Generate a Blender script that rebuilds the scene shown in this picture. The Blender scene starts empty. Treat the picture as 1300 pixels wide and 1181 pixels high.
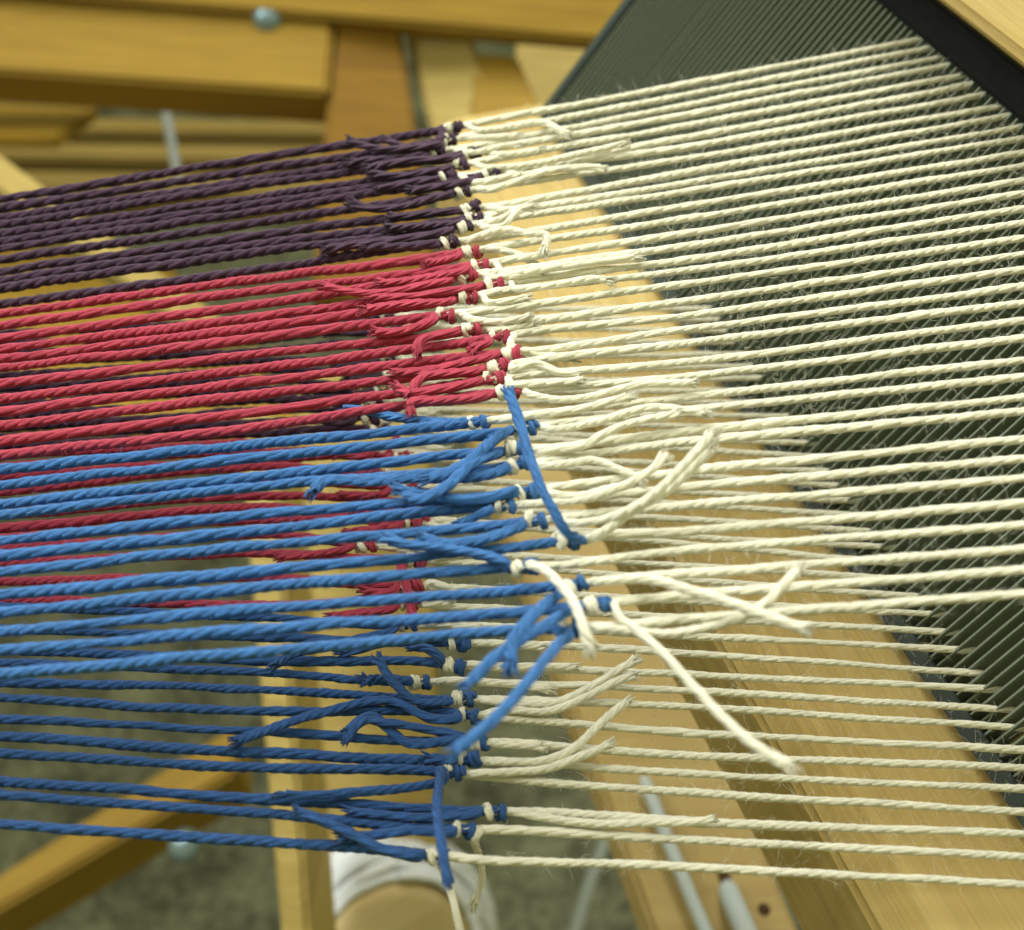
import bpy, bmesh, math, random
import numpy as np
from mathutils import Vector, Matrix

# ------------------------------------------------------------------ camera, world, lamps, exposure
sc = bpy.context.scene
COL = sc.collection
F = 1600.0                      # focal length in photograph pixels (photograph 1300 x 1181)
CX, CY = 650.0, 590.5
CAM = np.array([0.0, 0.0, 1.05])            # metres above the carpet
S2 = math.sqrt(0.5)
RIGHT = np.array([1.0, 0, 0]); UPC = np.array([0, S2, S2]); FWD = np.array([0, S2, -S2])   # looking 45 degrees down

cd = bpy.data.cameras.new('camera'); cam = bpy.data.objects.new('camera', cd); COL.objects.link(cam)
cam.location = CAM; cam.rotation_euler = (math.radians(45), 0, 0)
cd.sensor_fit = 'HORIZONTAL'; cd.sensor_width = 36.0; cd.lens = F / 1300.0 * 36.0
cd.clip_start = 0.01; cd.clip_end = 50
cd.dof.use_dof = True; cd.dof.focus_distance = 0.255; cd.dof.aperture_fstop = 13.5
sc.camera = cam

w = bpy.data.worlds.new('World'); sc.world = w; w.use_nodes = True
bg = w.node_tree.nodes['Background']; bg.inputs[0].default_value = (1.0, 0.985, 0.44, 1); bg.inputs[1].default_value = 0.40

def area(name, loc, target, sx, sy, power, col):
    l = bpy.data.lights.new(name, 'AREA'); l.shape = 'RECTANGLE'; l.size = sx; l.size_y = sy
    l.energy = power; l.color = col
    o = bpy.data.objects.new(name, l); COL.objects.link(o); o.location = loc
    d = Vector(target) - Vector(loc); o.rotation_euler = d.to_track_quat('-Z', 'Y').to_euler()
    return o
area('ceiling_lamp', (-0.70, 0.95, 2.10), (0.0, 0.2, 0.85), 1.6, 0.9, 19, (1.0, 0.99, 0.95))
area('ceiling_lamp', (0.60, 0.70, 2.25), (0.1, 0.15, 0.85), 1.6, 0.9, 34, (1.0, 0.99, 0.95))
area('added_left_fill', (-0.62, 0.22, 1.22), (-0.05, 0.15, 0.86), 0.25, 0.25, 3.4, (0.95, 0.99, 1.0))  # added fill with no known source, brightens the threads at left

vs = sc.view_settings
vs.view_transform = 'Standard'; vs.look = 'None'; vs.exposure = -0.15; vs.gamma = 1.0; vs.use_curve_mapping = False

random.seed(7); RNG = np.random.default_rng(11)

# ------------------------------------------------------------------ geometry of the place (camera frame in mm, x right, y down, z forward)
def toworld(P):
    P = np.asarray(P, float) * 0.001
    return CAM + P[..., 0:1] * RIGHT - P[..., 1:2] * UPC + P[..., 2:3] * FWD
def dworld(d):
    d = np.asarray(d, float); return d[0] * RIGHT - d[1] * UPC + d[2] * FWD
def dcam(d):
    d = np.asarray(d, float); return np.array([d @ RIGHT, -(d @ UPC), d @ FWD])
def ray(p):
    return np.array([p[0] - CX, p[1] - CY, F])
def unit(v):
    v = np.asarray(v, float); return v / np.linalg.norm(v)
PITCH = 5.08
dY = unit(ray((-111.6, -1025.3)))
dZ = -unit(ray((-1682.4, 3289.3))); dZ = unit(dZ - dY * (dY @ dZ))
nR = np.cross(dY, dZ)                                         # away through the reed
C0 = ray((686, 143)); C0 = C0 * (F * PITCH / 18.75 / C0[2])
def reed(y, z, n=0.0):                                        # y, z in thread pitches, n in mm
    return C0 + dY * (y * PITCH) + dZ * (z * PITCH) + nR * n
def plane(pt, a, b):
    n = unit(np.cross(a, b)); 
    if n[1] > 0: n = -n                                       # up (y is down)
    return pt, n
UP_PL = plane(reed(-30, 18.2), dY, (1, -0.13, 0.0))
LO_PL = plane(reed(-50, 1.57), dY, (1, 0.055, 0.06))
def on(pl, p, h=0.0):
    q, n = pl; r = ray(p); return r * (((q + n * h) @ n) / (r @ n))
def project(P):
    return P[0] / P[2] * F + CX, P[1] / P[2] * F + CY

# ------------------------------------------------------------------ materials
def newmat(name):
    m = bpy.data.materials.new(name); m.use_nodes = True
    return m, m.node_tree.nodes, m.node_tree.links, m.node_tree.nodes['Principled BSDF']
def yarn_mat(name, col, var=0.35, hi=1.25, sheen=0.25, trans=0.0):
    m, N, L, b = newmat(name)
    uv = N.new('ShaderNodeUVMap')
    mp = N.new('ShaderNodeMapping'); mp.inputs['Scale'].default_value = (2.6, 0.38, 1); mp.inputs['Rotation'].default_value = (0, 0, 0.12)
    L.new(uv.outputs[0], mp.inputs[0])
    n = N.new('ShaderNodeTexNoise'); n.inputs['Scale'].default_value = 1.0; n.inputs['Detail'].default_value = 5; n.inputs['Roughness'].default_value = 0.65
    L.new(mp.outputs[0], n.inputs['Vector'])
    n2 = N.new('ShaderNodeTexNoise'); n2.inputs['Scale'].default_value = 0.09; n2.inputs['Detail'].default_value = 2
    L.new(uv.outputs[0], n2.inputs['Vector'])
    cr = N.new('ShaderNodeValToRGB'); e = cr.color_ramp.elements
    e[0].position = 0.28; e[1].position = 0.72
    e[0].color = tuple(c * (1 - var) for c in col) + (1,); e[1].color = tuple(min(1, c * hi) for c in col) + (1,)
    L.new(n.outputs[0], cr.inputs[0])
    mx = N.new('ShaderNodeMixRGB'); mx.blend_type = 'MULTIPLY'; mx.inputs[0].default_value = 1.0
    r2 = N.new('ShaderNodeMapRange'); r2.inputs['From Min'].default_value = 0.3; r2.inputs['From Max'].default_value = 0.7
    r2.inputs['To Min'].default_value = 0.88; r2.inputs['To Max'].default_value = 1.08
    L.new(n2.outputs[0], r2.inputs[0]); L.new(cr.outputs[0], mx.inputs[1]); L.new(r2.outputs[0], mx.inputs[2])
    L.new(mx.outputs[0], b.inputs['Base Color'])
    b.inputs['Roughness'].default_value = 0.85; b.inputs['Specular IOR Level'].default_value = 0.25
    b.inputs['Sheen Weight'].default_value = sheen; b.inputs['Sheen Roughness'].default_value = 0.5
    bu = N.new('ShaderNodeBump'); bu.inputs['Strength'].default_value = 1.0; bu.inputs['Distance'].default_value = 0.0004
    L.new(n.outputs[0], bu.inputs['Height']); L.new(bu.outputs[0], b.inputs['Normal'])
    return m
M = {}
M['purple'] = yarn_mat('purple_wool', (0.048, 0.022, 0.047), 0.5, 1.7, 0.12)
M['red'] = yarn_mat('crimson_cotton', (0.41, 0.044, 0.080), 0.38, 1.35, 0.10)
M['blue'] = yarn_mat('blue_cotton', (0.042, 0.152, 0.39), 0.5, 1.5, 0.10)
M['navy'] = yarn_mat('shaded_blue_cotton', (0.030, 0.098, 0.285), 0.5, 1.5, 0.10)  # the blue yarn again, lower layer's shade put into its colour
M['cream'] = yarn_mat('cream_cotton', (0.87, 0.845, 0.66), 0.12, 1.05, 0.30)
def fuzz_mat(name, col):
    m, N, L, b = newmat(name)
    b.inputs['Base Color'].default_value = (*col, 1); b.inputs['Roughness'].default_value = 0.8
    b.inputs['Specular IOR Level'].default_value = 0.2
    return m
M['purple_f'] = fuzz_mat('purple_fibre', (0.10, 0.06, 0.10))
M['red_f'] = fuzz_mat('crimson_fibre', (0.42, 0.10, 0.12))
M['blue_f'] = fuzz_mat('blue_fibre', (0.10, 0.2, 0.45))
M['navy_f'] = fuzz_mat('shaded_blue_fibre', (0.06, 0.13, 0.30))  # blue fibre darkened in colour to match the shaded yarn
M['cream_f'] = fuzz_mat('cream_fibre', (0.75, 0.75, 0.62))
def wood_mat(name, col, dark=0.72, gloss=0.45):
    m, N, L, b = newmat(name)
    uv = N.new('ShaderNodeUVMap')
    mp = N.new('ShaderNodeMapping'); mp.inputs['Scale'].default_value = (0.012, 0.22, 1); L.new(uv.outputs[0], mp.inputs[0])
    n = N.new('ShaderNodeTexNoise'); n.inputs['Scale'].default_value = 1.0; n.inputs['Detail'].default_value = 6; n.inputs['Distortion'].default_value = 0.6
    L.new(mp.outputs[0], n.inputs['Vector'])
    mp2 = N.new('ShaderNodeMapping'); mp2.inputs['Scale'].default_value = (0.05, 1.6, 1); L.new(uv.outputs[0], mp2.inputs[0])
    n2 = N.new('ShaderNodeTexNoise'); n2.inputs['Scale'].default_value = 1.0; n2.inputs['Detail'].default_value = 3
    L.new(mp2.outputs[0], n2.inputs['Vector'])
    cr = N.new('ShaderNodeValToRGB'); e = cr.color_ramp.elements
    e[0].position = 0.3; e[1].position = 0.7
    e[0].color = (col[0] * dark, col[1] * dark * 0.95, col[2] * dark * 0.85, 1); e[1].color = (*col, 1)
    L.new(n.outputs[0], cr.inputs[0])
    mx = N.new('ShaderNodeMixRGB'); mx.blend_type = 'MULTIPLY'; mx.inputs[0].default_value = 0.35
    L.new(cr.outputs[0], mx.inputs[1]); L.new(n2.outputs[0], mx.inputs[2])
    L.new(mx.outputs[0], b.inputs['Base Color'])
    b.inputs['Roughness'].default_value = gloss + 0.15; b.inputs['Specular IOR Level'].default_value = 0.22
    bu = N.new('ShaderNodeBump'); bu.inputs['Strength'].default_value = 0.15; bu.inputs['Distance'].default_value = 0.0003
    L.new(n2.outputs[0], bu.inputs['Height']); L.new(bu.outputs[0], b.inputs['Normal'])
    return m
M['wood'] = wood_mat('honey_maple', (0.42, 0.265, 0.032))
M['wood_light'] = wood_mat('pale_maple', (0.56, 0.43, 0.13))
M['wood_race'] = wood_mat('golden_beech', (0.64, 0.48, 0.175), 0.82, 0.6)
M['wood_tan'] = wood_mat('tan_birch', (0.48, 0.355, 0.13), 0.85)
M['wood_pale'] = wood_mat('pale_birch', (0.74, 0.60, 0.30), 0.9)
M['wood_olive'] = wood_mat('weathered_maple', (0.32, 0.23, 0.06))
M['wood_dark'] = wood_mat('aged_maple', (0.30, 0.16, 0.012))
def metal_mat(name, col, rough, metallic, spec=0.5):
    m, N, L, b = newmat(name)
    b.inputs['Specular IOR Level'].default_value = spec
    tc = N.new('ShaderNodeTexCoord'); n = N.new('ShaderNodeTexNoise'); n.inputs['Scale'].default_value = 400; n.inputs['Detail'].default_value = 4
    L.new(tc.outputs['Object'], n.inputs['Vector'])
    mr = N.new('ShaderNodeMapRange'); mr.inputs['To Min'].default_value = rough - 0.1; mr.inputs['To Max'].default_value = rough + 0.15
    L.new(n.outputs[0], mr.inputs[0]); L.new(mr.outputs[0], b.inputs['Roughness'])
    b.inputs['Base Color'].default_value = (*col, 1); b.inputs['Metallic'].default_value = metallic
    return m
M['dent'] = metal_mat('dark_reed_steel', (0.18, 0.215, 0.16), 0.45, 0.2)
M['binding'] = metal_mat('black_reed_binding', (0.004, 0.005, 0.004), 0.75, 0.0, 0.12)
M['channel'] = metal_mat('blued_steel_channel', (0.03, 0.045, 0.038), 0.5, 0.1)
M['bolt'] = metal_mat('zinc_bolt', (0.30, 0.42, 0.48), 0.35, 0.7)
M['hole'] = fuzz_mat('dark_slot_wood', (0.06, 0.03, 0.008))
M['cord'] = fuzz_mat('white_cord', (0.74, 0.78, 0.80))
M['tiecord'] = fuzz_mat('grey_white_tie_cord', (0.42, 0.47, 0.45))
def carpet_mat():
    m, N, L, b = newmat('grey_green_carpet')
    tc = N.new('ShaderNodeTexCoord')
    n = N.new('ShaderNodeTexNoise'); n.inputs['Scale'].default_value = 90; n.inputs['Detail'].default_value = 5
    n2 = N.new('ShaderNodeTexNoise'); n2.inputs['Scale'].default_value = 14; n2.inputs['Detail'].default_value = 3
    L.new(tc.outputs['Object'], n.inputs['Vector']); L.new(tc.outputs['Object'], n2.inputs['Vector'])
    ad = N.new('ShaderNodeMath'); ad.operation = 'ADD'; L.new(n.outputs[0], ad.inputs[0]); L.new(n2.outputs[0], ad.inputs[1])
    cr = N.new('ShaderNodeValToRGB'); e = cr.color_ramp.elements
    e[0].position = 0.40; e[0].color = (0.045, 0.048, 0.024, 1); e[1].position = 0.62; e[1].color = (0.17, 0.175, 0.10, 1)
    mu = N.new('ShaderNodeMath'); mu.operation = 'MULTIPLY'; mu.inputs[1].default_value = 0.5
    L.new(ad.outputs[0], mu.inputs[0]); L.new(mu.outputs[0], cr.inputs[0]); L.new(cr.outputs[0], b.inputs['Base Color'])
    b.inputs['Roughness'].default_value = 0.95
    bu = N.new('ShaderNodeBump'); bu.inputs['Strength'].default_value = 0.8; bu.inputs['Distance'].default_value = 0.004
    L.new(n.outputs[0], bu.inputs['Height']); L.new(bu.outputs[0], b.inputs['Normal'])
    return m
M['carpet'] = carpet_mat()

# ------------------------------------------------------------------ object helpers
def link(name, me, mat, parent=None):
    o = bpy.data.objects.new(name, me); COL.objects.link(o)
    if mat is not None and not me.materials: me.materials.append(mat)
    if parent is not None: o.parent = parent
    return o
def empty(name, loc=(0, 0, 0)):
    o = bpy.data.objects.new(name, None); COL.objects.link(o); o.location = loc; o.empty_display_size = 0.01
    return o
def tag(o, label, cat, group=None):
    o['label'] = label; o['category'] = cat
    if group: o['group'] = group
    return o
def raw_mesh(name, V, Q, UV=None, T=None, smooth=True):
    me = bpy.data.meshes.new(name)
    V = np.asarray(V, np.float32); Q = np.asarray(Q, np.int32).reshape(-1, 4)
    nq = len(Q); loops = Q.ravel(); starts = np.arange(nq) * 4; tot = np.full(nq, 4)
    if T is not None and len(T):
        T = np.asarray(T, np.int32).reshape(-1, 3)
        starts = np.concatenate([starts, nq * 4 + np.arange(len(T)) * 3]); tot = np.concatenate([tot, np.full(len(T), 3)])
        loops = np.concatenate([loops, T.ravel()])
    me.vertices.add(len(V)); me.vertices.foreach_set('co', V.ravel())
    me.loops.add(len(loops)); me.loops.foreach_set('vertex_index', loops.astype(np.int32))
    me.polygons.add(len(starts)); me.polygons.foreach_set('loop_start', starts.astype(np.int32))
    me.polygons.foreach_set('use_smooth', np.full(len(starts), smooth))
    if UV is not None:
        l = me.uv_layers.new(name='UVMap'); l.data.foreach_set('uv', np.asarray(UV, np.float32)[loops].ravel())
    me.update(calc_edges=True); me.validate()
    return me

# ------------------------------------------------------------------ yarn
def spline(P, step):
    P = np.asarray(P, float)
    if len(P) == 2: dense = P[0] + (P[1] - P[0]) * np.linspace(0, 1, 60)[:, None]
    else:
        ext = np.vstack([2 * P[0] - P[1], P, 2 * P[-1] - P[-2]]); out = []
        for i in range(1, len(ext) - 2):
            p0, p1, p2, p3 = ext[i - 1:i + 3]
            d = [max(np.linalg.norm(b - a), 1e-6) ** 0.5 for a, b in ((p0, p1), (p1, p2), (p2, p3))]
            m1 = (p1 - p0) / d[0] - (p2 - p0) / (d[0] + d[1]) + (p2 - p1) / d[1]
            m2 = (p2 - p1) / d[1] - (p3 - p1) / (d[1] + d[2]) + (p3 - p2) / d[2]
            m1 *= d[1]; m2 *= d[1]
            t = np.linspace(0, 1, 40, endpoint=False)[:, None]
            out.append((2 * t**3 - 3 * t**2 + 1) * p1 + (t**3 - 2 * t**2 + t) * m1 + (-2 * t**3 + 3 * t**2) * p2 + (t**3 - t**2) * m2)
        dense = np.vstack(out + [P[-1:]])
    s = np.concatenate([[0], np.cumsum(np.linalg.norm(np.diff(dense, axis=0), axis=1))])
    n = max(3, int(round(s[-1] / step)) + 1); t = np.linspace(0, s[-1], n)
    return np.stack([np.interp(t, s, dense[:, k]) for k in range(3)], 1), t
def frames(C):
    T = np.gradient(C, axis=0); T /= np.linalg.norm(T, axis=1)[:, None]
    A = np.zeros_like(C); a = np.cross(T[0], [0.3, 1, 0.2]); a /= np.linalg.norm(a); A[0] = a
    for i in range(1, len(C)):
        a = a - T[i] * (a @ T[i]); a /= np.linalg.norm(a); A[i] = a
    return T, A, np.cross(T, A)
def wob(n, step, scale, amp):
    k = max(2, int(n * step / scale) + 3); c = RNG.normal(0, amp, k)
    x = np.arange(n) * step / scale; i = x.astype(int); f = x - i; f = f * f * (3 - 2 * f)
    i = np.minimum(i, k - 2); return c[i] * (1 - f) + c[i + 1] * f
class YB:
    def __init__(s): s.V = []; s.Q = []; s.UV = []; s.n = 0
    def tube(s, C, A, B, rad, ring, uvo, scale_uv=1.0, sarr=None):
        m = len(C); th = np.linspace(0, 2 * math.pi, ring + 1)
        rad = np.asarray(rad) * np.ones(m)
        V = C[:, None, :] + rad[:, None, None] * (np.cos(th)[None, :, None] * A[:, None, :] + np.sin(th)[None, :, None] * B[:, None, :])
        s.V.append(V.reshape(-1, 3))
        U = np.stack([np.broadcast_to(th[None, :] * 0.5 + uvo, (m, ring + 1)), np.broadcast_to((sarr if sarr is not None else np.arange(m))[:, None] + uvo * 3.1, (m, ring + 1))], 2)
        s.UV.append(U.reshape(-1, 2))
        i = np.arange(m - 1)[:, None] * (ring + 1) + np.arange(ring)[None, :]
        q = np.stack([i, i + 1, i + 1 + ring + 1, i + ring + 1], 2).reshape(-1, 4) + s.n
        s.Q.append(q); s.n += m * (ring + 1)
    def mesh(s, name):
        return raw_mesh(name, toworld(np.vstack(s.V)), np.vstack(s.Q), np.vstack(s.UV))
def yarn(name, P, r, mat, parent, plies=4, pitch=8.5, step=0.8, fray0=0.0, fray1=0.0, wobble=0.10, r1=None, ring=5, pinch0=False, pinch1=False, soft=False):
    C, sarr = spline(P, step); n = len(C)
    if wobble and n > 6:
        T, A, B = frames(C); env = np.minimum(1, np.minimum(sarr, sarr[-1] - sarr) / 4)
        C = C + A * (wob(n, step, 7, wobble) * env)[:, None] + B * (wob(n, step, 9, wobble) * env)[:, None]
    T, A, B = frames(C)
    rr = np.linspace(r, r if r1 is None else r1, n) * (1 + wob(n, step, 6, 0.055) + wob(n, step, 22, 0.06))
    spread = np.ones(n); thin = np.ones(n); brush = []
    for fr, d in ((fray0, sarr), (fray1, sarr[-1] - sarr)):
        if fr > 0:
            t = np.clip(1 - d / fr, 0, 1); spread += 1.25 * t ** 1.6; thin *= 1 - 0.22 * t
    yb = YB(); ph0 = RNG.uniform(0, 6.28); uvo = RNG.uniform(0, 200)
    tw = -2 * math.pi * sarr / pitch + ph0 + np.cumsum(wob(n, step, 14, 0.13))
    for k in range(plies):
        a = tw + 2 * math.pi * k / plies; off = rr * (0.36 if soft else 0.40 if plies > 3 else 0.37) * spread * (1 + wob(n, step, 3, 0.06))
        if fray1 > 0: off = off * (1 + np.clip(1 - (sarr[-1] - sarr) / fray1, 0, 1) ** 2 * RNG.uniform(-0.5, 0.6))
        D = A * np.cos(a)[:, None] + B * np.sin(a)[:, None]
        Ck = C + D * off[:, None]
        pr = rr * (0.66 if soft else 0.63 if plies > 3 else 0.67) * thin * (1 + wob(n, step, 2.5, 0.05))
        if pinch0: pr = pr * (1 - 0.30 * np.clip(1 - sarr / 4.0, 0, 1))
        if pinch1: pr = pr * (1 - 0.30 * np.clip(1 - (sarr[-1] - sarr) / 4.0, 0, 1))
        m_ = n
        if fray1 > 0 and n > 8: m_ = n - int(RNG.integers(0, 3))
        Ck, Ak, Bk, pk, sk = Ck[:m_], A[:m_], B[:m_], pr[:m_], sarr[:m_]
        cap = lambda X, a_, b_: np.concatenate([X[:1] + a_, X, X[-1:] + b_])
        yb.tube(cap(Ck, -T[0] * 0.12, T[-1] * 0.12), cap(Ak, 0, 0), cap(Bk, 0, 0), np.concatenate([[0.02], pk, [0.02]]), ring, uvo + k * 17.3, sarr=np.concatenate([sk[:1], sk, sk[-1:]]))
    # brush of separated fibres at a cut end
    for fr, i0, sg in ((fray0, 0, -1), (fray1, n - 1, 1)):
        if fr > 0:
            j = min(n - 1, max(0, i0 - sg * 2))
            for q in range(18):
                a = RNG.uniform(0, 6.28); rad = rr[i0] * math.sqrt(RNG.uniform(0, 1)) * 1.0
                D = A[i0] * math.cos(a) + B[i0] * math.sin(a)
                p0 = C[j] + D * rad * 0.7; ln = RNG.uniform(0.1, 1.0) * min(fr, 3.0) * 0.5
                p1 = p0 + T[i0] * sg * (ln + step * 2) + D * rad * 0.75 + RNG.normal(0, 0.10, 3)
                Cc = np.stack([p0, (p0 + p1) / 2 + RNG.normal(0, 0.06, 3), p1]); Tt, Aa, Bb = frames(Cc)
                yb.tube(Cc, Aa, Bb, np.array([0.22, 0.20, 0.10]) * r, 5, uvo + q, sarr=np.array([0, 1, 2.]))
    me = yb.mesh(name); o = link(name, me, mat, parent)
    return o, C, A, B
def fuzz(C, A, B, r, count, mat, parent, name='fuzz', length=2.2, lo=0.0, hi=1.0, rad=0.022):
    n = len(C); nrm = lambda v: v / np.linalg.norm(v, axis=-1, keepdims=True)
    ii = (RNG.uniform(lo, hi, count) * (n - 1)).astype(int); a = RNG.uniform(0, 2 * math.pi, count)[:, None]
    D = A[ii] * np.cos(a) + B[ii] * np.sin(a); T = np.cross(A[ii], B[ii])
    L = np.minimum(RNG.gamma(2.0, length / 2, count), length * 2.6)[:, None] / 3
    d1 = nrm(D * RNG.uniform(0.25, 1, (count, 1)) + T * RNG.normal(0, 1.0, (count, 1)))
    d2 = nrm(d1 + RNG.normal(0, 1.0, (count, 3))); d3 = nrm(d2 + RNG.normal(0, 1.2, (count, 3)))
    p = C[ii] + D * r * 0.8; P = np.stack([p, p + d1 * L, p + (d1 + d2) * L, p + (d1 + d2 + d3) * L], 1)
    e1 = nrm(np.cross(d2, RNG.normal(0, 1, (count, 3)))); e2 = np.cross(nrm(d2), e1)
    th = np.arange(3) * 2 * math.pi / 3; rd_ = np.array([1, 1, 0.9, 0.4]) * rad
    V = P[:, :, None, :] + rd_[None, :, None, None] * (np.cos(th)[None, None, :, None] * e1[:, None, None, :] + np.sin(th)[None, None, :, None] * e2[:, None, None, :])
    b0 = (np.arange(count) * 12)[:, None, None] + (np.arange(3) * 3)[None, :, None]; k0 = np.arange(3)[None, None, :]; k1 = (k0 + 1) % 3
    Q = np.stack([b0 + k0, b0 + k1, b0 + k1 + 3, b0 + k0 + 3], -1).reshape(-1, 4)
    o = link(name, raw_mesh(name, toworld(V.reshape(-1, 3)), Q), mat, parent); o['kind'] = 'stuff'
    return o
def helix(c, t, up, r, s0, s1, turns, ph):
    t = unit(t); up = unit(up - t * (up @ t)); sd = np.cross(t, up); m = int(14 * turns) + 4
    u = np.linspace(0, 1, m); a = ph + u * turns * 2 * math.pi
    return c + t * (s0 + (s1 - s0) * u)[:, None] + (up * np.cos(a)[:, None] + sd * np.sin(a)[:, None]) * r

# ------------------------------------------------------------------ measured threads
UX0 = [254.5,265,276,286,298,308,316,330,345,356,365.5,386.5, 399,414,429.6,443,456,467.7,488,506.7,523.6,540.5,561,578.6,
       596,616.5,640,654.7,686,706,727.5,756,778,803.5,827,857]
U340 = [199,213.5,226,233,248,257,266,281,298,309,319,341, 353,368,385,401,414,428,448.7,466.5,483,500,521,540,
        562.6,579.6,604,617,653,672.7,692,725,746,773,798.5,827]
U860 = [109,122.6,136,148,161.6,177,188.7,204,221,234.4,245,263.7, 279.8,298.4,314.5,331.4,345,362,384,402.5,420.3,437,461.5,479,
        506,521.6,550,563,600,620,643,676,700,730,757,788]
U1140 = [55,69,83,95,111,125,140,157,172,187.6,201,219.7, 235.8,254.5,270.5,289,306,324.4,345,364,384.5,404,427,448,
         475,494.6,521,537.4,573,596,620.4,652.5,679,709,736,766.5]
UK = [(575,162),(570,178),(556,193),(598,195),(584,210),(567,226),(625,221),(588,243),(598,265),(604,276),(590,287),(572,308),
      (600,319),(611,336),(592,350),(630,361),(594,377),(567,400),(600,419),(636,427),(651,448),(632,465),(626,482),(646,498),
      (608,536),(668,544),(656,572),(660,590),(670,624),(642,643),(682,662),(722,686),(666,720),(732,742),(758,768),(727,798)]
LX0 = [425,437,450,462,478,495,505,515,530,545,556,567, 578,592,605,625,640,655,672,684,696,715,739,763,
       770,800,825,842,866,887,912.7,936,956.7,992,1010,1047]
L340 = [405,420,432,445,458,470,482,495,508,522,536,550, 562,573,583,592,612,629,645,660,679,703,734,768,
        785,810,839,855,876,904,930,956.5,976,1015.5,1034,1069]
LK = [(480,392),(492,401),(500,415),(511,432),(494,456),(498,476),(470,488),(486,498),(476,508),(502,520),(470,530),(482,545),
      (520,548),(490,573),(512,580),(500,606),(520,618),(536,640),(524,664),(535,660),(466,693),(528,712),(522,745),(520,766),
      (518,794),(582,817),(577,844),(535,866),(589,889),(597,908),(608,943),(594,966),(575,982),(630,1030),(592,1053),(556,1086)]
L860 = [None] * 24 + [807,829,856,876.5,897,930,958.6,982,1005.7,1043,1066,1100.5]
L1140 = [None] * 24 + [821,848,869.5,893,914.5,944,969,995,1022,1053,1080,1115]
def lentry(j): return project(reed(-48.44 + (25 - j), 1.57))

# loose ends measured in the photograph: (px, py, height in mm above the layer)
UT = {   # coloured ends
 1: [(560,176,1.2),(520,188,2.2),(487,176,3.0)], 2: [(556,184,1.6),(500,190,3),(462,186,3.2),(443,179,4)],
 3: [(540,198,1),(490,203,1.5),(440,207,2)], 4: [(580,200,1),(520,206,2.5),(465,216,2)], 5: [(570,214,1),(520,222,2),(470,222,2)],
 6: [(555,228,1),(510,235,1.6),(480,240,1.8)], 7: [(600,228,1),(560,236,2),(520,243,1.5)], 8: [(570,248,1),(510,262,2),(470,264,2.2),(444,257,3)],
 9: [(580,268,1),(530,272,1.6),(495,276,1.5)], 10: [(585,282,1),(530,288,2),(490,290,1.6)], 11: [(570,292,1),(500,306,2),(440,312,2),(411,318,2)],
 12: [(555,308,1),(500,313,1.5),(460,314,1.5)],
 13: [(580,326,.9),(540,336,1)], 14: [(590,344,1),(520,356,2),(480,360,1.6)], 15: [(570,356,1),(500,368,2.2),(450,372,2.2),(408,362,2.6)],
 16: [(600,366,1),(540,374,2),(470,378,1.8)], 17: [(570,383,1),(500,388,1.5),(460,395,1.2)], 18: [(550,406,1),(510,420,2),(474,422,2)],
 19: [(575,423,1),(545,428,2.2),(533,434,2.6),(530,450,1.5)], 20: [(620,436,1),(600,444,1),(596,450,.5)], 21: [(620,455,1),(560,467,1.5),(500,474,1.2)],
 22: [(600,472,1.2),(540,478,2.4),(528,486,2.8),(520,505,2)], 23: [(600,486,1.2),(560,494,2),(520,498,2.4),(504,490,2.4)],
 24: [(610,504,1.2),(560,508,2),(522,512,2.4),(522,524,1.6)],
 25: [(580,538,.3),(530,533,-.6),(490,528,-1.2),(438,518,-1.5)], 26: [(640,550,1.5),(618,566,3.5),(585,592,4.2),(560,604,4.4),(538,608,4)],
 27: [(630,578,1.5),(600,590,3.5),(565,618,4.4),(535,632,4.4),(513,632,4)], 28: [(640,596,1.2),(600,606,1.4),(540,606,-0.5),(470,612,.6),(412,612,1.6),(396,626,1.6)],
 29: [(655,624,1.2),(620,632,1.8),(580,634,2.4),(540,628,2.0),(505,622,1.5)], 30: [(622,648,.6),(605,655,-.5),(580,668,-1.0)],
 31: [(664,668,1.2),(640,678,1.8),(600,686,2.2),(560,689,2.6),(532,683,3.2)],
 32: [(738,684,2),(722,676,4.5),(705,650,7),(690,625,8),(672,580,8),(655,530,7.5),(645,498,7.5)],
 33: [(640,714,1.5),(600,703,2.5),(560,696,3),(520,692,3.5),(486,682,3.8)],
 34: [(712,750,2),(690,768,4.5),(668,792,6),(650,820,6.5),(648,850,6)], 35: [(735,772,2),(705,786,4.5),(660,812,6),(625,838,6.5),(592,872,6.5)],
 36: [(722,806,2),(708,818,5),(685,848,9),(650,892,11),(610,930,11.5),(576,955,11)] }
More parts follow.
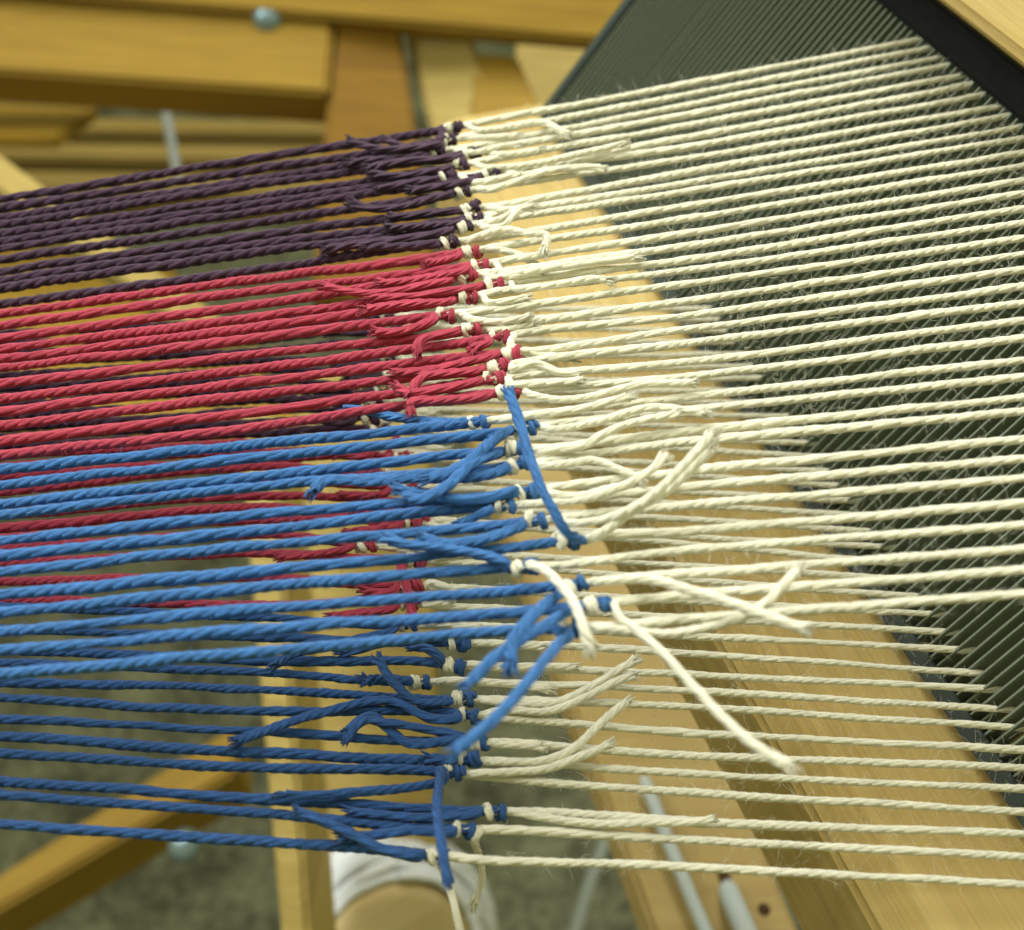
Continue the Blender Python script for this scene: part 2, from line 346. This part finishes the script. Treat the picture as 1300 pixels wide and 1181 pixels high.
UW = {   # cream ends
 1: [(610,166,1),(650,160,1.6),(690,155,2),(722,172,1.8)], 2: [(610,176,.8),(660,172,.8)], 3: [(600,192,.8),(660,184,1)], 4: [(640,196,.8),(690,190,1)],
 5: [(620,213,.8),(690,206,2),(750,192,2),(794,182,2.4)], 6: [(600,232,.8),(660,222,1)], 7: [(660,222,1),(710,214,2),(768,214,2)],
 8: [(620,240,1),(660,228,1.6),(700,216,1.8),(730,213,1.5)], 9: [(640,268,.6),(680,262,.8)], 10: [(620,284,1.2),(640,278,2.4),(660,265,3.4),(676,264,3)],
 11: [(620,290,1.2),(640,286,2.6),(655,270,3.4),(670,262,3)], 12: [(600,303,1.2),(640,292,2),(672,298,2.5),(693,300,2.5),(690,320,1)],
 13: [(640,318,-.5),(665,326,-1.5),(690,342,-3)], 14: [(640,345,1),(700,340,2),(760,330,2),(812,327,2)], 15: [(630,352,.8),(690,345,1)],
 16: [(655,368,1),(710,360,1.8),(745,355,2),(777,357,2)], 17: [(620,384,.9),(670,378,1)], 18: [(600,406,1),(640,408,1.8),(672,402,2.6)],
 19: [(630,418,.8),(680,410,1)], 20: [(648,436,.5),(660,445,.2),(668,450,-1)], 21: [(680,450,-.6),(730,455,-1)],
 22: [(650,470,1),(680,463,1),(710,472,.4),(735,476,-.5)], 23: [(650,490,1),(690,488,1),(740,484,1)],
 24: [(670,500,1),(710,506,1.5),(770,497,2),(830,487,2.2),(884,486,2.4)],
 25: [(650,532,1),(720,520,1.5),(770,512,1.8),(803,502,2.4)], 26: [(700,545,1),(760,535,2),(830,516,2.2),(897,525,2.4)],
 27: [(690,572,1),(740,566,2),(762,552,3),(800,537,3),(860,526,2.5)], 28: [(690,592,1),(725,588,1),(755,583,1.2),(790,596,1.5),(815,612,.5)],
 29: [(700,626,.8),(730,630,.6),(780,620,.8),(812,612,-.4)], 30: [(680,640,1),(740,636,2),(790,618,4),(825,596,5),(846,580,5.5)],
 31: [(720,666,1.5),(770,660,4),(820,636,8),(870,590,11),(906,550,13)], 32: [(752,684,1.5),(772,672,3),(800,652,5),(850,622,7),(885,590,9),(905,568,10)],
 33: [(672,714,2.5),(694,724,5),(722,755,6.5),(740,790,7),(750,826,6)], 34: [(760,738,1.5),(820,736,3),(880,750,5),(960,777,7),(1026,800,8)],
 35: [(785,782,1.5),(815,806,3),(850,840,5),(900,892,6.5),(960,945,7.5),(1006,976,8)], 36: [(760,800,1.5),(850,803,2),(925,790,3),(975,766,4.5),(1003,735,6),(1016,722,6)] }
LT = {
 13: [(500,560,.6),(470,566,.6)], 16: [(480,598,1),(450,604,1)], 20: [(500,668,.8),(440,676,.8)], 21: [(440,695,1),(400,702,1.2),(352,708,1)],
 22: [(515,740,1),(518,760,1),(524,790,.5)], 24: [(500,772,.8),(420,784,.8)],
 25: [(500,800,1),(440,814,1.4),(385,828,2.4),(345,846,2.6)], 26: [(560,812,1),(500,814,1.2),(450,826,1.2),(430,829,1)], 27: [(560,838,1),(545,826,1.6),(520,820,1)],
 28: [(520,866,1),(490,862,1),(460,864,1)], 29: [(570,892,1.2),(530,892,2.2),(500,866,4),(480,836,5)],
 30: [(580,912,1),(545,912,1.5),(500,892,1.5),(460,892,1.2),(400,908,2),(330,930,2.2),(298,942,2.2)],
 31: [(590,936,1.2),(540,924,2),(490,917,2.6),(462,915,3),(438,941,2.2)], 32: [(575,965,1),(540,962,1)],
 33: [(564,988,1.4),(520,1000,1.5),(460,1005,1.6),(400,1010,2.4),(354,1009,3)], 34: [(600,1034,1),(540,1036,1),(480,1033,1),(440,1030,1)],
 35: [(575,1056,1.2),(520,1056,1.2),(470,1062,1),(430,1066,1)], 36: [(530,1086,1.2),(480,1074,2),(430,1052,3),(395,1036,4.4),(376,1030,4.6)] }
LT2 = {33: [(562,980,2.5),(556,992,6),(555,1030,10),(562,1078,11),(570,1122,9)], 31: [(586,938,1.2),(520,945,.5),(470,910,2),(440,930,2)],}
LW = {
 25: [(560,794,.8),(610,799,1)], 26: [(620,817,.8),(690,822,1)], 27: [(620,846,.8),(690,848,1),(730,846,1)], 28: [(570,864,1.2),(640,868,1.2),(700,876,1)],
 29: [(640,892,1),(700,892,1),(745,876,2),(790,848,4),(808,838,4)], 30: [(640,903,1),(690,905,1.5),(740,888,3),(780,868,4),(804,858,4.4)],
 31: [(640,944,.6),(690,948,.6)], 32: [(640,968,1.2),(690,965,1.6),(730,948,3),(765,918,4.4),(798,890,5)], 33: [(620,982,1.2),(690,976,1.6),(735,960,3),(776,944,4)],
 34: [(680,1036,1),(760,1046,1.4),(840,1045,2),(905,1041,2.4)], 35: [(604,1062,0),(610,1090,-7),(611,1120,-12),(600,1150,-16)], 36: [(562,1094,-1),(570,1125,-5),(580,1165,-8),(592,1215,-14)] }

ORD = ['first','second','third','fourth','fifth','sixth','seventh','eighth','ninth','tenth','eleventh','last']
def warp_end(layer, j):
    up = layer == 'upper'; pl = UP_PL if up else LO_PL
    cname = ('purple','red','blue')[(j - 1) // 12]; word = {'purple':'purple','red':'crimson','blue':'blue'}[cname]
    if cname == 'blue' and not up: cname = word = 'navy'  # lower blue threads take the copy with shade painted in
    pos = ORD[(j - 1) % 12]
    i = j - 1
    k = UK[i] if up else LK[i]
    y0, y3 = (UX0[i], U340[i]) if up else (LX0[i], L340[i])
    K = on(pl, k, 0.35)
    root = empty('warp_thread', toworld(K))
    where = 'upper' if up else 'lower'
    tag(root, '%s %s thread from the far side, %s layer, knotted to cream yarn' % (pos, word, where), 'thread', '%s warp threads of the %s layer' % (word, where))
    root.location = (0, 0, 0)
    ln = pl[1]
    # directions at the knot
    a = on(pl, (340, y3)); 
    if up: nxt = on(pl, (860, U860[i]))
    elif L860[i]: nxt = on(pl, (860, L860[i]))
    else: nxt = on(pl, lentry(j))
    t = unit(nxt - a); sd = np.cross(t, ln)
    main_r = {'purple': 1.08, 'red': 1.04, 'blue': 1.04, 'navy': 0.96}[cname]
    side = 1 if (j * 7 % 3) else -1
    P = [on(pl, (-700, y0 + (y0 - y3) * 700 / 340)), on(pl, (0, y0)), on(pl, (340, y3)), K - t * 6 + sd * 0.35 * side, K - t * 1.3, K + t * 0.6]
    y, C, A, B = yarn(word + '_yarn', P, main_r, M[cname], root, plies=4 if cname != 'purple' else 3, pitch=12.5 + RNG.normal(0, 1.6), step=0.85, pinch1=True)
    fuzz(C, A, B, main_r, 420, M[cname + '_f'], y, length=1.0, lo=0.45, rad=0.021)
    # cream
    if up:
        p8, p11 = on(pl, (860, U860[i])), on(pl, (1140, U1140[i])); d = p11 - p8
    elif L860[i]:
        p8, p11 = on(pl, (860, L860[i])), on(pl, (1140, L1140[i])); d = p11 - p8
    else:
        e = on(pl, lentry(j)); p8, p11 = K + (e - K) * 0.45, e; d = p11 - p8
    # run on through the reed
    s = ((C0 - p11) @ nR) / (d @ nR); end = p11 + d * s + unit(d) * 26
    P = [K - t * 0.6, K + t * 1.5, K + t * 6 - sd * 0.3 * side, p8]
    if s > 0.08: P.append(p11)
    P.append(end)
    y, C, A, B = yarn('cream_yarn', P, 0.88, M['cream'], root, plies=4, pitch=12.5 + RNG.normal(0, .6), step=0.85, r1=0.74, pinch0=True, soft=True, wobble=0.06)
    fuzz(C, A, B, 0.78, 480 if up else 300, M['cream_f'], y, length=2.1, lo=0.06, hi=0.90, rad=0.023)
    # the knot: a cream wrap and a coloured wrap side by side
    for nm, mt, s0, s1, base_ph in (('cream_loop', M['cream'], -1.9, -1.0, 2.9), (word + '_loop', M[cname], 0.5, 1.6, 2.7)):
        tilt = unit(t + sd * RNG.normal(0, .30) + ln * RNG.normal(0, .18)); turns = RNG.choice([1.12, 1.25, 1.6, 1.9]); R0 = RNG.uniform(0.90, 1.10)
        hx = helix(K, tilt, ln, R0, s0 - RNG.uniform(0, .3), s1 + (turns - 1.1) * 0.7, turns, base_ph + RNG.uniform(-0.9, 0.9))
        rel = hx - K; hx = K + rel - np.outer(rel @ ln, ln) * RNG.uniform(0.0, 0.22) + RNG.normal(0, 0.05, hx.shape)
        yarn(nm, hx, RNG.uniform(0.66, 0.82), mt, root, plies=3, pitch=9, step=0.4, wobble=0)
    # loose ends
    def tail(name, pts, r, mat, fr=2.4):
        sg = 1 if pts[0][0] > k[0] else -1
        Pp = [K - ln * 0.35, K + t * sg * 2.6 + ln * 0.05] + [on(pl, (p[0], p[1]), p[2] + 0.5) for p in pts]
        yarn(name, Pp, r, mat, root, soft=mat is M['cream'], plies=4 if mat is not M['purple'] else 3, pitch=12, step=0.6, fray1=fr * RNG.uniform(0.8, 2.0), wobble=0.16, pinch0=True)
    rr = random.Random(j * 31 + up)
    T = (UT if up else LT).get(j)
    if T is None:
        dx = rr.uniform(45, 90); T = [(k[0] - dx * .4, k[1] + dx * .04 + rr.uniform(2, 5), .8), (k[0] - dx, k[1] + dx * .08 + rr.uniform(-4, 6), 1)]
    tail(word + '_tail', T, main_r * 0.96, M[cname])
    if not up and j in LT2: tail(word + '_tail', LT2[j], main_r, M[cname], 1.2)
    T = (UW if up else LW).get(j)
    if T is None:
        dx = rr.uniform(40, 90); T = [(k[0] + dx * .4, k[1] + rr.uniform(-6, 6), .6), (k[0] + dx, k[1] + rr.uniform(-8, 8), .8)]
    tail('cream_tail', T, 0.82, M['cream'])

# ------------------------------------------------------------------ slabs of the loom
def bevel_mesh(name, V, faces, bev, uvdir, seg=2):
    bm = bmesh.new(); vs_ = [bm.verts.new(v) for v in V]
    for f in faces: bm.faces.new([vs_[q] for q in f])
    bmesh.ops.recalc_face_normals(bm, faces=bm.faces)
    if bev: bmesh.ops.bevel(bm, geom=list(bm.edges), offset=bev, segments=seg, affect='EDGES', clamp_overlap=True)
    u, v, n = uvdir; l = bm.loops.layers.uv.new('UVMap')
    for f in bm.faces:
        f.smooth = False
        for lp in f.loops:
            p = np.array(lp.vert.co) * 1000; lp[l].uv = (p @ u, p @ v + p @ n)
    me = bpy.data.meshes.new(name); bm.to_mesh(me); bm.free(); return me
BOXF = [(0,1,2,3),(7,6,5,4),(0,4,5,1),(1,5,6,2),(2,6,7,3),(3,7,4,0)]
def slab(name, pix, depth, normal, thick, mat, parent, bev=2.0, anchor=None, edir=None):
    """four pixels put on the plane of the given world normal through (anchor pixel, depth), made thick"""
    nw = unit(normal); nc = dcam(nw); an = anchor or pix[0]
    q = ray(an) * (depth / F)
    top = [ray(p) * ((q @ nc) / (ray(p) @ nc)) for p in pix]
    e = dcam(unit(edir)) if edir is not None else -nc
    V = [toworld(p) for p in top] + [toworld(p + e * thick) for p in top]
    u = unit(V[1] - V[0]); v = unit(np.cross(nw, u))
    return link(name, bevel_mesh(name, V, BOXF, bev * 0.001, (u, v, nw)), mat, parent)
def rod(name, pts, r, mat, parent, ring=10):
    C, s = spline([ray(p) * (p[2] / F) for p in pts], max(4, r)); T, A, B = frames(C); yb = YB()
    yb.tube(C, A, B, r, ring, 0.3, sarr=s); return link(name, yb.mesh(name), mat, parent)

UPW = (0, 0, 1); FRW = (0, -1, 0)
floor = link('floor', raw_mesh('floor', [(-4, -3, 0), (4, -3, 0), (4, 6, 0), (-4, 6, 0)], [(0, 1, 2, 3)], smooth=False), M['carpet']); floor['kind'] = 'structure'

# --- reed
rd = empty('reed'); tag(rd, 'steel weaving reed with dark dents standing at right, cream threads passing through', 'reed')
def rbox(name, y0, y1, z0, z1, n0, n1, mat, parent, bev=0.4):     # reed coordinates in mm
    P = [C0 + dY * y + dZ * z + nR * n for n in (n0, n1) for (y, z) in ((y0, z0), (y1, z0), (y1, z1), (y0, z1))]
    return link(name, bevel_mesh(name, [toworld(p) for p in P], BOXF, bev * 0.001, (unit(dworld(dY)), unit(dworld(dZ)), unit(dworld(nR)))), mat, parent)
H = 18.63 * PITCH; NEAR = -340.0
base = None; nd = int(-NEAR / 2.54) - 2
for i in range(nd):
    y = -5.5 - i * 2.54
    if base is None:
        P = [dY * a + dZ * z + nR * n for n in (0, 4.6) for (a, z) in ((-0.27, 0.5), (0.27, 0.5), (0.27, H - 0.5), (-0.27, H - 0.5))]
        V = [dworld(p) * 0.001 for p in P]
        me = bevel_mesh('dent', V, BOXF, 0.0001, (unit(dworld(dY)), unit(dworld(dZ)), unit(dworld(nR))), 1); me.materials.append(M['dent']); base = me
    o = bpy.data.objects.new('dent', base); COL.objects.link(o); o.parent = rd
    o.location = toworld(C0 + dY * (y + random.gauss(0, .09)))
rbox('end_bar', -4.6, 0.0, -0.5, H + 8, -1.0, 6.0, M['channel'], rd, 0.6)
rbox('bottom_binding', NEAR, -4.7, -0.6, 3.4, -0.9, -0.05, M['channel'], rd, 0.2)
rbox('back_binding', NEAR, -4.7, -0.6, 5.0, 4.7, 5.6, M['channel'], rd, 0.2)
rbox('top_binding', NEAR, -4.7, H - 0.6, H + 8.0, -1.6, 6.6, M['binding'], rd, 0.8)

# --- beater: cap over the reed, sley under it
bt = empty('beater'); tag(bt, 'golden wooden beater holding the reed, wide sley board under the lower threads', 'beater')
rbox('cap', NEAR, 60, H + 8.5, H + 60, -14, 22, M['wood_race'], bt, 2)
qd = unit(np.cross(dworld(dY), (0, 0, 1)));  qd = -qd if qd[0] > 0 else qd        # horizontal, to the left of the reed
def prism(name, prof, y0, y1, mat, parent, bev):                  # profile (left mm, up mm) from the foot of the reed
    V = [toworld(C0 + dY * y) + (qd * l + np.array([0, 0, 1]) * z) * 0.001 for y in (y0, y1) for (l, z) in prof]
    m = len(prof); fc = [tuple(range(m)), tuple(range(2 * m - 1, m - 1, -1))] + [(q, q + m, (q + 1) % m + m, (q + 1) % m) for q in range(m)]
    dyw = unit(dworld(dY))
    return link(name, bevel_mesh(name, V, fc, bev * 0.001, (dyw, unit(np.cross(dyw, (0, 0, 1))), np.array([0, 0, 1.]))), mat, parent)
prism('sley', [(-16, -2), (29, -2), (36, -6), (36, -42), (-16, -42)], -420, 10, M['wood_race'], bt, 1.2)

# --- frame under the threads
fr = empty('loom_frame'); tag(fr, 'honey coloured wooden loom frame of beams and posts beneath the threads', 'loom')
slab('top_rail', [(-200, -28), (900, 64), (900, -20), (-200, -112)], 760, (0, -0.75, 0.66), 26, M['wood'], fr, 3)
slab('cross_beam', [(-200, -19), (424, 25), (416, 120), (-200, 78)], 772, (0, -0.62, 0.78), 50, M['wood'], fr, 3)
slab('post', [(424, 20), (508, 26), (560, 380), (395, 380)], 776, (0.1, -0.62, 0.78), 60, M['wood_dark'], fr, 3)
slab('brace', [(508, 20), (590, 20), (700, 330), (590, 330)], 800, (-0.1, -0.5, 0.86), 30, M['wood_light'], fr, 3)

def lathe(name, prof, c, axis, mat, parent, ring=24, xs=1.0):
    """profile of (radius, height) in mm turned round a camera-frame axis at c"""
    t = unit(axis); a = unit(np.cross(t, (0.2, 1, 0.1))); b_ = np.cross(t, a); V = []; m = len(prof)
    for k in range(ring):
        th = 2 * math.pi * k / ring
        for r, h in prof: V.append(c + t * h + (a * math.cos(th) + b_ * math.sin(th)) * r)
    Q = [(k * m + q, k * m + q + 1, ((k + 1) % ring) * m + q + 1, ((k + 1) % ring) * m + q) for k in range(ring) for q in range(m - 1)]
    UV = [(p[0] * 0.7 + p[1] * 0.3, p[1] * 0.5 + p[2]) for p in V]
    return link(name, raw_mesh(name, toworld(np.array(V)), Q, UV), mat, parent)
def at(px, py, d): return ray((px, py)) * (d / F)
BOLT = [(0, 5), (3, 4.8), (6, 3.8), (8.6, 1.6), (9, 0), (9, -8)]
lathe('bolt', BOLT, at(339, 24, 768), dcam((0, -1, 0.25)), M['bolt'], fr)
slab('wedge', [(596, 66), (656, 70), (740, 260), (600, 260)], 790, (0, -0.4, 0.9), 30, M['wood'], fr, 2)
slab('foot_rail', [(655, 40), (760, 50), (760, 300), (650, 130)], 900, (-.3, -0.5, 0.8), 30, M['wood_light'], fr, 2)
# inner posts and rails lower down
slab('diagonal_rail', [(-160, 78), (330, 440), (270, 442), (-160, 128)], 620, (0.1, -0.5, 0.86), 28, M['wood_light'], fr, 2)
slab('front_post', [(300, 520), (346, 520), (397, 1260), (362, 1260)], 560, (-0.15, -0.5, 0.86), 40, M['wood_light'], fr, 2)
slab('front_board', [(372, 470), (545, 470), (560, 1085), (420, 1120)], 640, (0.0, -0.5, 0.86), 24, M['wood_light'], fr, 2)
slab('diagonal_brace', [(-120, 1186), (300, 918), (300, 980), (-120, 1224)], 760, (0.0, -0.2, 0.98), 60, M['wood'], fr, 3)
lathe('bolt', BOLT, at(233, 1076, 742), dcam((0, -0.7, 0.7)), M['bolt'], fr)
slab('back_rail', [(-200, 84), (250, 106), (190, 128), (-200, 124)], 960, FRW, 30, M['wood_dark'], fr, 3)
slab('inner_rail', [(-200, 120), (125, 136), (70, 176), (-200, 172)], 1040, UPW, 10, M['wood'], fr, 2)

# treadles seen past the purple threads
for q, (pts, d, lab) in enumerate([
    ([(70, 148), (420, 152), (420, 170), (50, 166)], 1180, 'farthest of the three pale treadle bars behind the purple threads'),
    ([(-60, 178), (420, 184), (420, 206), (-60, 198)], 1150, 'middle one of the three pale treadle bars behind the purple threads'),
    ([(-60, 214), (420, 220), (420, 250), (-60, 240)], 1120, 'nearest of the three pale treadle bars behind the purple threads')]):
    o = slab('treadle', pts, d, UPW, 30, M['wood_olive'], None, 3); tag(o, lab, 'treadle', 'treadle bars at the far left')
o = slab('treadle', [(-200, 300), (200, 318), (420, 560), (-200, 520)], 900, UPW, 26, M['wood'], None, 3)
tag(o, 'broad honey coloured treadle under the purple and crimson threads at left', 'treadle')
o = slab('lamm', [(560, 440), (700, 440), (1060, 1290), (868, 1290)], 470, (0.05, -0.15, 1), 22, M['wood_tan'], None, 2, anchor=(900, 1000))
tag(o, 'tan wooden plank with cords beside the sley at bottom', 'plank')
lam_n = unit(dcam((0.05, -0.15, 1))); LAMM = (ray((900, 1000)) * (470 / F), lam_n)
def lam(px, py, h):
    p = on(LAMM, (px, py), h); return (px, py, p[2])
tag(rod('tie_cord', [lam(806, 965, -16), lam(824, 1005, 2), lam(850, 1072, 4), lam(882, 1150, 4), lam(925, 1250, 4), lam(960, 1330, 4)], 2.4, M['tiecord'], None), 'long grey white tie cord lying across the tan plank', 'cord', 'tie cords')
tag(rod('tie_cord', [lam(916, 1112, -10), lam(928, 1140, 1), lam(950, 1190, 5), lam(990, 1290, 5)], 3.8, M['tiecord'], None), 'short thick pale cord end leaving the slot in the tan plank', 'cord', 'tie cords')
slab('slot', [(908, 1098), (922, 1098), (937, 1140), (920, 1142)], on(LAMM, (908, 1098), 0.4)[2], (0.05, -0.15, 1), 3, M['hole'], o, 0.1)
lathe('knot_hole', [(0, 0.3), (1.6, 0.25), (2.3, 0.1), (2.4, -1)], on(LAMM, (970, 1155)), lam_n, M['hole'], o, 14)
tag(rod('tie_cord', [(775, 1050, 700), (745, 1130, 705), (725, 1200, 710)], 3.4, M['tiecord'], None), 'blurred pale cord hanging over the carpet at bottom centre', 'cord', 'tie cords')
tag(rod('tie_cord', [(195, 60, 900), (208, 130, 905), (226, 225, 915)], 3.4, M['tiecord'], None), 'grey cord hanging below the cross beam at top left', 'cord', 'tie cords')

# drum wound with white cord
dr = empty('cord_drum'); tag(dr, 'wooden drum wound with white cord at the bottom edge', 'drum')
DC = at(508, 1222, 560); DA = unit((0.24, 0.04, -0.97))
lathe('drum_face', [(0, 0), (28, 0), (32.5, -0.6), (34.5, -3), (34.5, -60)], DC, DA, M['wood_pale'], dr, 48)
for q, (r, h) in enumerate([(37.5, -3), (41.5, -6.5), (44, -11.5), (45.5, -17.2), (45.8, -23), (45.8, -29)]):
    a = unit(np.cross(DA, (1, 0, 0))); b_ = np.cross(DA, a); th = np.linspace(0, 2 * math.pi, 60)
    Cc = DC + DA * h + (a * np.cos(th)[:, None] + b_ * np.sin(th)[:, None]) * r
    yarn('cord_turn', Cc, 4.0, M['cord'], dr, plies=1, pitch=300, step=2.0, wobble=0.3, ring=9)

# ------------------------------------------------------------------ the tied warp
for j in range(1, 37): warp_end('upper', j)
for j in range(1, 37): warp_end('lower', j)
